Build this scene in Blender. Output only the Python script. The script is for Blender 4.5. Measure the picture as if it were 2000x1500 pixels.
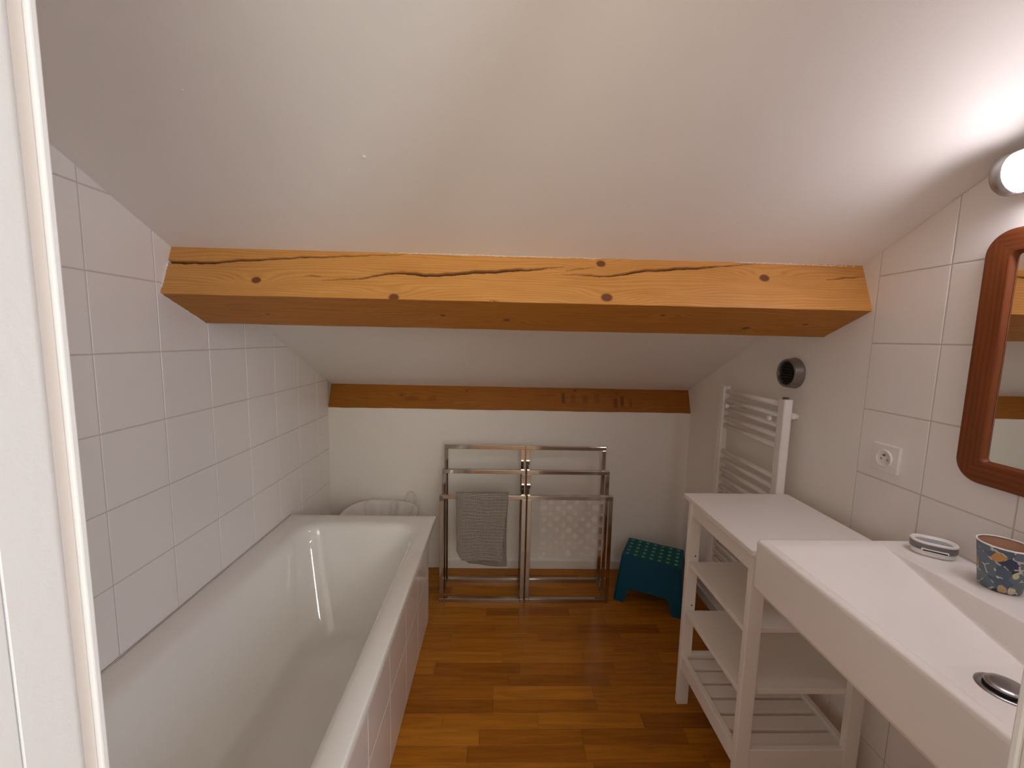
import bpy, bmesh, math, random
from mathutils import Vector, Matrix
random.seed(7)
S = bpy.context.scene
for o in list(bpy.data.objects): bpy.data.objects.remove(o, do_unlink=True)
C = S.collection

# ------------------------------------------------------------------ camera, world, lights, exposure
H = 1.395                                   # eye height above the floor
XL, XR, D = -0.995, 1.126, 2.374            # left wall, right wall, back wall
RIGHT = Vector((0.99946, -0.02468, 0.02188)); DOWN = Vector((0.01901, -0.11116, -0.99362)); FWD = Vector((0.02695, 0.9935, -0.11063))
cd = bpy.data.cameras.new('camera'); cam = bpy.data.objects.new('camera', cd); C.objects.link(cam)
cd.sensor_fit = 'HORIZONTAL'; cd.sensor_width = 36; cd.lens = 803.33/2000*36; cd.clip_start = 0.01; cd.clip_end = 50
M4 = Matrix((RIGHT, -DOWN, -FWD)).transposed().to_4x4(); M4.translation = Vector((0, 0, H)); cam.matrix_world = M4
S.camera = cam
w = bpy.data.worlds.new('world'); S.world = w; w.use_nodes = True
w.node_tree.nodes['Background'].inputs[0].default_value = (0.75, 0.85, 1, 1); w.node_tree.nodes['Background'].inputs[1].default_value = 0.4

def area(name, loc, aim, sx, sy, power, col):
    l = bpy.data.lights.new(name, 'AREA'); l.shape = 'RECTANGLE'; l.size = sx; l.size_y = sy; l.energy = power; l.color = col
    o = bpy.data.objects.new(name, l); C.objects.link(o); o.location = loc
    o.rotation_euler = (Vector(aim)-Vector(loc)).to_track_quat('-Z', 'Y').to_euler(); return o
area('hall_side_window_light', (1.56, -1.35, 1.25), (0.0, 0.3, 1.35), 0.34, 0.9, 17, (0.70, 0.83, 1.0))
area('hall_back_fill_light', (0.45, -2.25, 1.62), (0.1, 1.5, 1.35), 1.9, 1.3, 42, (1.0, 0.99, 0.865))  # added fill that brightens the room; the hall's back wall has no window
LAMP = 27.0
S.cycles.max_bounces = 24; S.cycles.diffuse_bounces = 16; S.cycles.glossy_bounces = 8; S.cycles.transparent_max_bounces = 16
S.view_settings.view_transform = 'Standard'; S.view_settings.look = 'None'
S.view_settings.gamma = 1; S.view_settings.use_curve_mapping = False
S.view_settings.exposure = 0.08

# ------------------------------------------------------------------ materials
def nm(name):
    m = bpy.data.materials.new(name); m.use_nodes = True
    return m, m.node_tree, m.node_tree.nodes['Principled BSDF']
def mat(name, col, rough=.5, metal=0, spec=.5, bump=None, coat=0, var=None, alpha=1):
    m, t, b = nm(name)
    b.inputs['Base Color'].default_value = (*col, 1); b.inputs['Roughness'].default_value = rough
    b.inputs['Metallic'].default_value = metal; b.inputs['Specular IOR Level'].default_value = spec
    b.inputs['Coat Weight'].default_value = coat; b.inputs['Alpha'].default_value = alpha
    tc = t.nodes.new('ShaderNodeTexCoord')
    if bump:
        n = t.nodes.new('ShaderNodeTexNoise'); n.inputs['Scale'].default_value = bump[0]; n.inputs['Detail'].default_value = 3
        bp = t.nodes.new('ShaderNodeBump'); bp.inputs['Strength'].default_value = bump[1]; bp.inputs['Distance'].default_value = bump[2]
        t.links.new(tc.outputs['Object'], n.inputs['Vector']); t.links.new(n.outputs[0], bp.inputs['Height']); t.links.new(bp.outputs[0], b.inputs['Normal'])
    if var:                                  # faint mottling: scale, second colour
        n = t.nodes.new('ShaderNodeTexNoise'); n.inputs['Scale'].default_value = var[0]; n.inputs['Detail'].default_value = 4
        r = t.nodes.new('ShaderNodeValToRGB'); r.color_ramp.elements[0].color = (*col, 1); r.color_ramp.elements[1].color = (*var[1], 1)
        r.color_ramp.elements[0].position = .35; r.color_ramp.elements[1].position = .65
        t.links.new(tc.outputs['Object'], n.inputs['Vector']); t.links.new(n.outputs[0], r.inputs[0]); t.links.new(r.outputs[0], b.inputs['Base Color'])
    return m

def math_node(t, op, a, b=None, c=None, clamp=False):
    n = t.nodes.new('ShaderNodeMath'); n.operation = op; n.use_clamp = clamp
    for i, v in enumerate((a, b, c)):
        if v is None: continue
        if isinstance(v, (int, float)): n.inputs[i].default_value = v
        else: t.links.new(v, n.inputs[i])
    return n.outputs[0]
def mixc(t, f, a, b):
    n = t.nodes.new('ShaderNodeMix'); n.data_type = 'RGBA'
    for s, v in ((0, f), (6, a), (7, b)):
        if isinstance(v, (int, float)): n.inputs[s].default_value = v
        elif isinstance(v, tuple): n.inputs[s].default_value = (*v, 1)
        else: t.links.new(v, n.inputs[s])
    return n.outputs[2]

def wood(name, light, dark, knots=(), freq=150, rough=.45, crack=False, marks=(), knotcol=(.125, .046, .017), wav=.016):
    """wood seen along its u axis (UV map in metres); knots = (u, v, radius)"""
    m, t, b = nm(name)
    uv = t.nodes.new('ShaderNodeUVMap'); uv.uv_map = 'UVMap'
    sp = t.nodes.new('ShaderNodeSeparateXYZ'); t.links.new(uv.outputs[0], sp.inputs[0]); u, v = sp.outputs[0], sp.outputs[1]
    cb = t.nodes.new('ShaderNodeCombineXYZ'); t.links.new(math_node(t, 'MULTIPLY', u, 1.3), cb.inputs[0]); t.links.new(math_node(t, 'MULTIPLY', v, 9.0), cb.inputs[1])
    n1 = t.nodes.new('ShaderNodeTexNoise'); n1.inputs['Scale'].default_value = 1.6; n1.inputs['Detail'].default_value = 2; t.links.new(cb.outputs[0], n1.inputs['Vector'])
    g = math_node(t, 'ADD', v, math_node(t, 'MULTIPLY', math_node(t, 'SUBTRACT', n1.outputs[0], .5), wav*3))
    kmask = None
    for (ku, kv, kr) in knots:
        du = math_node(t, 'MULTIPLY', math_node(t, 'SUBTRACT', u, ku), .75); dv = math_node(t, 'SUBTRACT', v, kv)
        d2 = math_node(t, 'ADD', math_node(t, 'MULTIPLY', du, du), math_node(t, 'MULTIPLY', dv, dv))
        du3 = math_node(t, 'MULTIPLY', du, .45)
        e2 = math_node(t, 'ADD', math_node(t, 'MULTIPLY', du3, du3), math_node(t, 'MULTIPLY', dv, dv))
        bump = math_node(t, 'MULTIPLY', math_node(t, 'EXPONENT', math_node(t, 'MULTIPLY', e2, -1/(kr*2.3)**2)), kr*2.2)
        g = math_node(t, 'ADD', g, bump)
        d = math_node(t, 'SQRT', d2)
        k = math_node(t, 'SUBTRACT', 1, math_node(t, 'DIVIDE', math_node(t, 'SUBTRACT', d, kr*.72), kr*.36, clamp=True))
        kmask = k if kmask is None else math_node(t, 'MAXIMUM', kmask, k)
    ring = math_node(t, 'MULTIPLY_ADD', math_node(t, 'SINE', math_node(t, 'MULTIPLY', g, freq*6.283)), .5, .5)
    ring = math_node(t, 'POWER', ring, 1.8)
    cf = t.nodes.new('ShaderNodeCombineXYZ'); t.links.new(math_node(t, 'MULTIPLY', u, 12), cf.inputs[0]); t.links.new(math_node(t, 'MULTIPLY', v, 700), cf.inputs[1])
    n2 = t.nodes.new('ShaderNodeTexNoise'); n2.inputs['Scale'].default_value = 1; n2.inputs['Detail'].default_value = 3; t.links.new(cf.outputs[0], n2.inputs['Vector'])
    n3 = t.nodes.new('ShaderNodeTexNoise'); n3.inputs['Scale'].default_value = 4; n3.inputs['Detail'].default_value = 3; t.links.new(cb.outputs[0], n3.inputs['Vector'])
    f = math_node(t, 'ADD', math_node(t, 'MULTIPLY', ring, .38), math_node(t, 'MULTIPLY', n2.outputs[0], .35))
    f = math_node(t, 'ADD', f, math_node(t, 'MULTIPLY', math_node(t, 'SUBTRACT', n3.outputs[0], .5), .9), clamp=True)
    col = mixc(t, f, light, dark)
    for (mu, mv, ru, rv, s) in marks:         # printed timber marks and stains
        du = math_node(t, 'DIVIDE', math_node(t, 'SUBTRACT', u, mu), ru); dv = math_node(t, 'DIVIDE', math_node(t, 'SUBTRACT', v, mv), rv)
        q = math_node(t, 'MAXIMUM', math_node(t, 'ABSOLUTE', du), math_node(t, 'ABSOLUTE', dv))
        q = math_node(t, 'SUBTRACT', 1, math_node(t, 'MULTIPLY', math_node(t, 'SUBTRACT', q, .6), 2.5, clamp=True), clamp=True)
        q = math_node(t, 'MULTIPLY', q, math_node(t, 'MULTIPLY', n2.outputs[0], s))
        col = mixc(t, q, col, (.12, .035, .012))
    if kmask is not None:
        kc = mixc(t, n2.outputs[0], knotcol, tuple(c*2.0 for c in knotcol))
        col = mixc(t, kmask, col, kc)
    if crack:
        at = t.nodes.new('ShaderNodeAttribute'); at.attribute_name = 'crack'
        col = mixc(t, at.outputs['Fac'], col, (.09, .032, .014))
    t.links.new(col, b.inputs['Base Color']); b.inputs['Roughness'].default_value = rough; b.inputs['Specular IOR Level'].default_value = .3
    bp = t.nodes.new('ShaderNodeBump'); bp.inputs['Strength'].default_value = .15; bp.inputs['Distance'].default_value = .001
    t.links.new(n2.outputs[0], bp.inputs['Height']); t.links.new(bp.outputs[0], b.inputs['Normal'])
    return m

def parquet_mat():
    m, t, b = nm('oak_parquet')
    tc = t.nodes.new('ShaderNodeTexCoord'); oi = t.nodes.new('ShaderNodeObjectInfo')
    mp = t.nodes.new('ShaderNodeVectorMath'); mp.operation = 'MULTIPLY'; mp.inputs[1].default_value = (5, 70, 1); t.links.new(tc.outputs['Object'], mp.inputs[0])
    ad = t.nodes.new('ShaderNodeVectorMath'); ad.operation = 'ADD'; t.links.new(mp.outputs[0], ad.inputs[0])
    cx = t.nodes.new('ShaderNodeCombineXYZ'); r40 = math_node(t, 'MULTIPLY', oi.outputs['Random'], 40)
    for i in range(3): t.links.new(r40, cx.inputs[i])
    t.links.new(cx.outputs[0], ad.inputs[1])
    n = t.nodes.new('ShaderNodeTexNoise'); n.inputs['Scale'].default_value = 1; n.inputs['Detail'].default_value = 5; n.inputs['Distortion'].default_value = .6
    t.links.new(ad.outputs[0], n.inputs['Vector'])
    r = t.nodes.new('ShaderNodeValToRGB'); t.links.new(oi.outputs['Random'], r.inputs[0])
    e = r.color_ramp.elements; e[0].position = 0; e[0].color = (.30, .098, .006, 1); e[1].position = 1; e[1].color = (.50, .195, .015, 1)
    for p, c in ((.12, (.355, .120, .006)), (.5, (.41, .145, .008)), (.85, (.45, .168, .010))):
        x = e.new(p); x.color = (*c, 1)
    dk = t.nodes.new('ShaderNodeMix'); dk.data_type = 'RGBA'; dk.blend_type = 'MULTIPLY'; dk.inputs[0].default_value = 1
    rr = t.nodes.new('ShaderNodeValToRGB'); t.links.new(n.outputs[0], rr.inputs[0])
    rr.color_ramp.elements[0].position = .3; rr.color_ramp.elements[0].color = (.74, .70, .66, 1); rr.color_ramp.elements[1].position = .62; rr.color_ramp.elements[1].color = (1.06, 1.06, 1.06, 1)
    t.links.new(r.outputs[0], dk.inputs[6]); t.links.new(rr.outputs[0], dk.inputs[7])
    t.links.new(dk.outputs[2], b.inputs['Base Color']); b.inputs['Roughness'].default_value = .36; b.inputs['Specular IOR Level'].default_value = .28
    return m

WALLC = (.87, .845, .80)
PLASTER = mat('white_plaster', WALLC, .85, bump=(180, .12, .002), var=(5, (.86, .83, .785)))
CEIL = mat('ceiling_paint', (.86, .83, .795), .6, bump=(260, .10, .002), var=(3, (.85, .82, .78)))
TILE = mat('white_wall_tile', (.87, .845, .82), .32, bump=(22, .10, .003))
PTILE = mat('white_panel_tile', (.76, .715, .695), .14, bump=(16, .05, .003))
GROUT = mat('pale_grout', (.62, .58, .545), .9)
PGROUT = mat('cream_grout', (.93, .87, .79), .8)
ENAMEL = mat('bath_enamel', (.87, .865, .83), .045, coat=.5)
CERAMIC = mat('basin_ceramic', (.90, .87, .845), .16, coat=.25)
WHITE = mat('white_lacquer', (.87, .845, .81), .3)
WHITE_RAD = mat('white_radiator_paint', (.84, .82, .79), .25)
JAMB = mat('door_frame_paint', (.84, .84, .84), .45, bump=(140, .12, .003))
SEAL = mat('beige_door_seal', (.80, .73, .67), .7)
PLASTIC = mat('white_plastic', (.86, .835, .81), .3)
CHROME = mat('polished_steel', (.52, .475, .435), .10, metal=1)
DRAIN = mat('brushed_chrome', (.42, .40, .40), .28, metal=1)
BLACK = mat('black_recess', (.012, .011, .012), .6)
GREYM = mat('satin_grey_metal', (.46, .44, .43), .35, metal=.8)
VENTG = mat('grey_vent_plastic', (.21, .183, .163), .35, metal=.4)
VENTD = mat('dark_vent_slat', (.06, .056, .052), .5)
GREYB = mat('grey_band', (.20, .185, .19), .35)
GREYP = mat('grey_blue_pad', (.33, .36, .38), .5)
BLUE = mat('blue_plastic', (.0006, .070, .135), .45, spec=.25)
TEAL = mat('teal_rubber', (.001, .085, .105), .6, spec=.25)
GREEN = mat('lime_rubber', (.12, .33, .20), .6, spec=.25)
SKIRT = mat('white_skirting', (.80, .77, .73), .4)
BAG = mat('white_laundry_cloth', (.80, .775, .75), .85, bump=(420, .3, .001))
WIRE = mat('beige_wire_binding', (.62, .56, .50), .7)
CAULK = mat('white_sealant', (.88, .86, .84), .6)
SCREW = mat('dark_screw', (.16, .13, .11), .4, metal=.6)
MAT = mat('clear_vinyl', (.74, .69, .64), .14, alpha=.24)
CUPM = mat('clear_vinyl_cup', (.84, .80, .76), .10, alpha=.30)
CUPIN = mat('tan_bamboo_fibre', (.50, .30, .20), .6)
MIRROR = mat('mirror_glass', (.90, .90, .89), .01, metal=1)
HALLW = mat('hall_paint', (.80, .79, .77), .8)
PARQUET = parquet_mat()
def emit(name, col, s):
    m, t, b = nm(name); b.inputs['Base Color'].default_value = (.9, .9, .9, 1)
    b.inputs['Emission Color'].default_value = (*col, 1); b.inputs['Emission Strength'].default_value = s; return m
GLOW = emit('lit_diffuser', (1.0, .94, 1.0), LAMP)
_t = GLOW.node_tree; _g = _t.nodes.new('ShaderNodeNewGeometry'); _s = _t.nodes.new('ShaderNodeSeparateXYZ'); _t.links.new(_g.outputs['Normal'], _s.inputs[0])
_m = _t.nodes.new('ShaderNodeMapRange'); _m.inputs['From Min'].default_value = .5; _m.inputs['From Max'].default_value = -.6; _m.inputs['To Min'].default_value = .13*LAMP; _m.inputs['To Max'].default_value = LAMP
_t.links.new(_s.outputs[2], _m.inputs['Value']); _t.links.new(_m.outputs[0], _t.nodes['Principled BSDF'].inputs['Emission Strength'])   # the strip inside the tube faces down

def towel_mat():
    m, t, b = nm('grey_waffle_cotton')
    uv = t.nodes.new('ShaderNodeUVMap'); uv.uv_map = 'UVMap'; sp = t.nodes.new('ShaderNodeSeparateXYZ'); t.links.new(uv.outputs[0], sp.inputs[0])
    nz = t.nodes.new('ShaderNodeTexNoise'); nz.inputs['Scale'].default_value = 60; nz.inputs['Detail'].default_value = 2; t.links.new(uv.outputs[0], nz.inputs['Vector'])
    j = math_node(t, 'MULTIPLY', math_node(t, 'SUBTRACT', nz.outputs[0], .5), 5)
    a = math_node(t, 'SINE', math_node(t, 'ADD', math_node(t, 'MULTIPLY', sp.outputs[0], 6.283/.0085), j)); c = math_node(t, 'SINE', math_node(t, 'ADD', math_node(t, 'MULTIPLY', sp.outputs[1], 6.283/.0085), j))
    h = math_node(t, 'MULTIPLY_ADD', math_node(t, 'ADD', math_node(t, 'MULTIPLY', a, .4), c), .36, .5, clamp=True)
    t.links.new(mixc(t, h, (.10, .083, .07), (.52, .475, .43)), b.inputs['Base Color']); b.inputs['Roughness'].default_value = .95
    bp = t.nodes.new('ShaderNodeBump'); bp.inputs['Strength'].default_value = .7; bp.inputs['Distance'].default_value = .003
    t.links.new(h, bp.inputs['Height']); t.links.new(bp.outputs[0], b.inputs['Normal']); return m
TOWEL = towel_mat()

def cup_mat():
    m, t, b = nm('blue_floral_print')
    uv = t.nodes.new('ShaderNodeUVMap'); uv.uv_map = 'UVMap'
    def vor(scale, feat):
        n = t.nodes.new('ShaderNodeTexVoronoi'); n.inputs['Scale'].default_value = scale; n.feature = feat; t.links.new(dist, n.inputs['Vector']); return n
    nz = t.nodes.new('ShaderNodeTexNoise'); nz.inputs['Scale'].default_value = 55; nz.inputs['Detail'].default_value = 2; t.links.new(uv.outputs[0], nz.inputs['Vector'])
    sc = t.nodes.new('ShaderNodeVectorMath'); sc.operation = 'MULTIPLY_ADD'; sc.inputs[1].default_value = (.014, .014, 0); t.links.new(nz.outputs['Color'], sc.inputs[0]); t.links.new(uv.outputs[0], sc.inputs[2])
    dist = sc.outputs[0]
    v = vor(42, 'F1'); s = t.nodes.new('ShaderNodeSeparateColor'); t.links.new(v.outputs['Color'], s.inputs[0])
    r = t.nodes.new('ShaderNodeValToRGB'); r.color_ramp.interpolation = 'CONSTANT'; t.links.new(s.outputs[0], r.inputs[0])
    e = r.color_ramp.elements; e[0].color = (.115, .155, .205, 1); e[1].position = .30; e[1].color = (.075, .11, .17, 1)
    for p, c in ((.55, (.15, .19, .235)), (.72, (.028, .045, .10)), (.86, (.11, .155, .19)), (.94, (.016, .03, .035))): x = e.new(p); x.color = (*c, 1)
    ed = vor(42, 'DISTANCE_TO_EDGE'); line = math_node(t, 'LESS_THAN', ed.outputs['Distance'], .045)
    vein = math_node(t, 'MULTIPLY', line, math_node(t, 'GREATER_THAN', nz.outputs[0], .50))
    col = mixc(t, vein, r.outputs[0], (.56, .53, .46))
    sp = t.nodes.new('ShaderNodeSeparateXYZ'); t.links.new(dist, sp.inputs[0])
    for (a, c, rr, k) in ((-.006, .076, .0125, (.52, .26, .075)), (.021, .046, .008, (.60, .56, .33)), (.004, .010, .010, (.55, .37, .21)), (.020, .009, .009, (.62, .56, .40)), (-.05, .05, .012, (.52, .26, .075)), (.07, .06, .012, (.52, .26, .075)), (.10, .03, .010, (.60, .56, .33))):
        a += .007; c += .007
        d2 = math_node(t, 'ADD', math_node(t, 'POWER', math_node(t, 'SUBTRACT', sp.outputs[0], a), 2), math_node(t, 'POWER', math_node(t, 'SUBTRACT', sp.outputs[1], c), 2))
        col = mixc(t, math_node(t, 'LESS_THAN', d2, (rr*.8)**2), col, k)
    t.links.new(col, b.inputs['Base Color']); b.inputs['Roughness'].default_value = .45; return m
CUPOUT = cup_mat()

# ------------------------------------------------------------------ helpers
def meshobj(name, bm, m, parent=None, smooth=False):
    """link bm (world coordinates) as one object under parent (whose place is subtracted)"""
    if parent is not None:
        w0 = Vector(parent.location); p = parent.parent
        while p is not None: w0 += Vector(p.location); p = p.parent
        bmesh.ops.translate(bm, verts=bm.verts, vec=-w0)
    me = bpy.data.meshes.new(name); bm.normal_update(); bm.to_mesh(me); bm.free()
    if me.uv_layers: me.uv_layers[0].name = 'UVMap'
    if smooth:
        for f in me.polygons: f.use_smooth = True
    for k in (m if isinstance(m, (list, tuple)) else [m]): me.materials.append(k)
    o = bpy.data.objects.new(name, me); C.objects.link(o); o.parent = parent; return o
def root(name, label, cat, loc=(0, 0, 0), group=None):
    o = bpy.data.objects.new(name, None); o.empty_display_size = .05; C.objects.link(o); o.location = loc
    o['label'] = label; o['category'] = cat
    if group: o['group'] = group
    return o
def tag(o, label, cat, group=None):
    o['label'] = label; o['category'] = cat
    if group: o['group'] = group
    return o
def struct(o): o['kind'] = 'structure'; return o
def recentre(o, loc):
    """move the origin of a top-level mesh to its base"""
    o.data.transform(Matrix.Translation(-Vector(loc))); o.location = loc; return o
def copy_tree(o, parent=None):
    c = o.copy(); C.objects.link(c); c.parent = parent
    for ch in list(o.children): copy_tree(ch, c)
    return c
def box(bm, lo, hi, bev=0, seg=2):
    lo, hi = Vector(lo), Vector(hi); r = bmesh.ops.create_cube(bm, size=1); vs = r['verts']
    for v in vs: v.co = Vector((lo[i]+(v.co[i]+.5)*(hi[i]-lo[i]) for i in range(3)))
    if bev:
        es = list({e for v in vs for e in v.link_edges})
        bmesh.ops.bevel(bm, geom=es, offset=bev, segments=seg, affect='EDGES', profile=.5, clamp_overlap=True)
def bx(lo, hi, bev=0, seg=2):
    bm = bmesh.new(); box(bm, lo, hi, bev, seg); return bm
def prism(bm, pts, axis, a, b):
    """extrude the 2D polygon pts along axis from a to b"""
    def mk(p, t): return {'x': (t, p[0], p[1]), 'y': (p[0], t, p[1]), 'z': (p[0], p[1], t)}[axis]
    A = [bm.verts.new(mk(p, a)) for p in pts]; B = [bm.verts.new(mk(p, b)) for p in pts]; n = len(pts)
    bm.faces.new(A); bm.faces.new(B[::-1])
    for i in range(n): bm.faces.new((A[i], B[i], B[(i+1) % n], A[(i+1) % n]))
    bmesh.ops.recalc_face_normals(bm, faces=bm.faces)
def lathe(bm, prof, centre, axis='z', n=48, cap0=False, cap1=False):
    rings = []
    for (r, h) in prof:
        ring = []
        for i in range(n):
            a = 2*math.pi*i/n; c, s = r*math.cos(a), r*math.sin(a)
            p = {'z': (c, s, h), 'x': (h, c, s), 'y': (s, h, c)}[axis]
            ring.append(bm.verts.new(Vector(p)+Vector(centre)))
        rings.append(ring)
    for k in range(len(rings)-1):
        for i in range(n):
            j = (i+1) % n; bm.faces.new((rings[k][i], rings[k][j], rings[k+1][j], rings[k+1][i]))
    if cap0: bm.faces.new(rings[0][::-1])
    if cap1: bm.faces.new(rings[-1])
    bmesh.ops.recalc_face_normals(bm, faces=bm.faces)
    return rings
def tube(bm, pts, r, n=8, closed=False):
    P = [Vector(p) for p in pts]; rings = []; up = Vector((0.13, .21, .97))
    for i, p in enumerate(P):
        a = P[i-1] if (i > 0 or closed) else P[i]; b = P[(i+1) % len(P)] if (i < len(P)-1 or closed) else P[i]
        d = (b-a).normalized(); s = d.cross(up); s = s.normalized() if s.length > 1e-4 else Vector((1, 0, 0)); q = s.cross(d)
        rr = r[i] if isinstance(r, (list, tuple)) else r
        rings.append([bm.verts.new(p+s*rr*math.cos(2*math.pi*k/n)+q*rr*math.sin(2*math.pi*k/n)) for k in range(n)])
    m = len(rings)
    for i in range(m if closed else m-1):
        A, B = rings[i], rings[(i+1) % m]
        for k in range(n): bm.faces.new((A[k], A[(k+1) % n], B[(k+1) % n], B[k]))
    if not closed: bm.faces.new(rings[0][::-1]); bm.faces.new(rings[-1])
    bmesh.ops.recalc_face_normals(bm, faces=bm.faces)
def clip(poly, a, b, c):
    """keep the side a*x + b*y <= c"""
    out = []
    for i in range(len(poly)):
        p, q = poly[i], poly[(i+1) % len(poly)]; fp, fq = a*p[0]+b*p[1]-c, a*q[0]+b*q[1]-c
        if fp <= 0: out.append(p)
        if (fp < 0 < fq) or (fq < 0 < fp):
            s = fp/(fp-fq); out.append((p[0]+s*(q[0]-p[0]), p[1]+s*(q[1]-p[1])))
    return out
def inset2(poly, d):
    cx = sum(p[0] for p in poly)/len(poly); cy = sum(p[1] for p in poly)/len(poly); out = []
    for p in poly:
        v = Vector((cx-p[0], cy-p[1])); L = v.length; k = min(d*1.4/L, .4) if L else 0
        out.append((p[0]+v.x*k, p[1]+v.y*k))
    return out
def tile_mesh(poly, x0, x1):
    """tile in the YZ plane from x0 (wall) to x1 (face) with a softened edge"""
    bm = bmesh.new(); xm = x1+(x0-x1)*.3; inn = inset2(poly, .0011)
    A = [bm.verts.new((x0, *p)) for p in poly]; B = [bm.verts.new((xm, *p)) for p in poly]; Cc = [bm.verts.new((x1, *p)) for p in inn]; n = len(poly)
    for i in range(n):
        j = (i+1) % n; bm.faces.new((A[i], A[j], B[j], B[i])); bm.faces.new((B[i], B[j], Cc[j], Cc[i]))
    bm.faces.new(Cc); bm.faces.new(A[::-1]); bmesh.ops.recalc_face_normals(bm, faces=bm.faces); return bm

ceil_z = lambda y: 2.263-.477*y

# ------------------------------------------------------------------ room shell
YF0, YF1 = .155, .283                        # front wall, hall side and room side
DL, DR, DH = -.288, .409, 2.04               # door opening
fl = struct(meshobj('floor', bx((XL-.1, .1, -.12), (XR+.1, D+.1, -.006)), mat('dark_joint', (.16, .055, .008), .7)))
# parquet strips, each one a part of the floor
P0, PITCH = 1.211, .0605
fixed = {10: -.007, 9: -.208, 3: -.007, 0: -.09}
count = 0
for k in range(-17, 20):
    y0 = P0+k*PITCH; y1 = min(y0+PITCH, D-.001)
    if y0 > D-.01: continue
    x = fixed.get(k, None); x = (x if x is not None else random.uniform(-.4, 0))
    while x > (-.33 if y1 <= 1.90 else XL): x -= .4
    while x < XR-.002:
        xe = x+.4+(random.uniform(-.05, .04) if k not in fixed else 0); lo = XL+.002 if y1 > 1.90 else -.42
        a, b = max(x, lo), min(xe, XR-.001)
        if b-a > .01:
            bm = bx((a+.00025, y0+.00025, -.006), (b-.00025, y1-.00025, 0), .0006, 1)
            o = meshobj('strip', bm, PARQUET, fl); me = o.data; c = Vector(((a+b)/2, (y0+y1)/2, 0)); me.transform(Matrix.Translation(-c)); o.location = c; count += 1
        x = xe

wl = struct(meshobj('wall_left', bx((XL-.12, -.05, -.1), (XL-.0018, D+.12, 2.5)), GROUT))
G = .0017
Y0L, Z0L = 1.0291, .1386+H
for i in range(-4, 8):
    for j in range(-8, 4):
        a0, a1 = Y0L+i*.2+G, Y0L+(i+1)*.2-G; b0, b1 = Z0L+j*.2+G, Z0L+(j+1)*.2-G
        lo = .5 if a1 < 1.95 else 0
        poly = [(max(a0, .285), max(b0, lo)), (a1, max(b0, lo)), (a1, b1), (max(a0, .285), b1)]
        if a1 < .3 or b1 < lo+.02: continue
        poly = clip(poly, 1, 0, D); poly = clip(poly, .477, 1, 2.2625) if len(poly) > 2 else []
        if len(poly) < 3: continue
        if max(p[0] for p in poly)-min(p[0] for p in poly) < .006: continue
        meshobj('tile', tile_mesh(poly, XL-.004, XL), TILE, wl)

wr = struct(meshobj('wall_right', bx((XR+.0018, -.05, -.1), (XR+.12, D+.12, 2.5)), GROUT))
struct(wr)
Y0R, Z0R = 1.0322, .2081+H
for i in range(-4, 1):
    for j in range(-9, 4):
        a0, a1 = Y0R+i*.2+G, Y0R+(i+1)*.2-G; b0, b1 = Z0R+j*.2+G, Z0R+(j+1)*.2-G
        poly = [(max(a0, .285), max(b0, 0)), (a1, max(b0, 0)), (a1, b1), (max(a0, .285), b1)]
        if a1 < .3 or b1 < .02: continue
        poly = clip(poly, .477, 1, 2.2625)
        if len(poly) < 3: continue
        meshobj('tile', tile_mesh(poly, XR+.004, XR), TILE, wr)
bm = bmesh.new(); prism(bm, [(1.2325, -.05), (D+.06, -.05), (D+.06, ceil_z(D+.06)), (1.2325, ceil_z(1.2325)-.0005)], 'x', XR+.0005, XR+.01)
meshobj('plaster_skin', bm, PLASTER, wr)

struct(meshobj('wall_back', bx((XL-.11, D, -.1), (XR+.11, D+.2, .976)), PLASTER))
bm = bmesh.new(); prism(bm, [(-.02, ceil_z(-.02)), (2.7, ceil_z(2.7)), (2.7, ceil_z(2.7)+.15), (-.02, ceil_z(-.02)+.15)], 'x', XL-.11, XR+.11)
struct(meshobj('ceiling', bm, CEIL))
cl_ = bpy.data.objects['ceiling']
for cx, cy, r_ in ((-.318, .985, .0042), (-.365, 1.02, .0022), (-.62, .86, .0025)):   # small plaster nibs
    bm = bmesh.new(); bmesh.ops.create_icosphere(bm, subdivisions=2, radius=r_)
    for v in bm.verts: v.co = Vector((cx+v.co.x*1.2, cy+v.co.y, ceil_z(cy+v.co.y)+v.co.z*.45))
    meshobj('plaster_nib', bm, CEIL, cl_, True)
# front wall around the doorway
bm = bmesh.new()
box(bm, (XL-.1, YF0, -.05), (DL-.02, YF1-.002, 2.35)); box(bm, (DR+.02, YF0, -.05), (XR+.1, YF1-.002, 2.35)); box(bm, (DL-.021, YF0, DH+.02), (DR+.021, YF1-.002, 2.35))
struct(meshobj('wall_front', bm, PLASTER))
# the door lining with its rounded stop, seal and outer bead
dr = struct(meshobj('door_1', bx((DL-.02, YF0-.01, DH), (DR+.02, YF1, DH+.02), .002), JAMB))
for s, xf in ((1, DL), (-1, DR)):
    def xs(d): return xf-s*d                  # d = depth behind the lining face
    bm = bmesh.new(); pts = [(xs(.02), .2325), (xs(0.0008), .2325), (xs(0), .2333)]
    for q in range(9):
        a = q/8*math.pi/2; pts.append((xs(.0045*(1-math.cos(a))), .2625+.0062*math.sin(a)))
    pts += [(xs(.02), .2687)]
    prism(bm, pts, 'z', 0, DH); meshobj('stop', bm, JAMB, dr)
    meshobj('lining', bx((min(xs(.02), xs(0)), YF0-.01, 0), (max(xs(.02), xs(0)), .2318, DH), .0008), JAMB, dr)
    meshobj('seal', bx((min(xs(.02), xs(.003)), .2688, 0), (max(xs(.02), xs(.003)), .2775, DH), .001), SEAL, dr)
    meshobj('bead', bx((min(xs(.02), xs(0)), .2778, 0), (max(xs(.02), xs(0)), YF1, DH), .0012), JAMB, dr)
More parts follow.
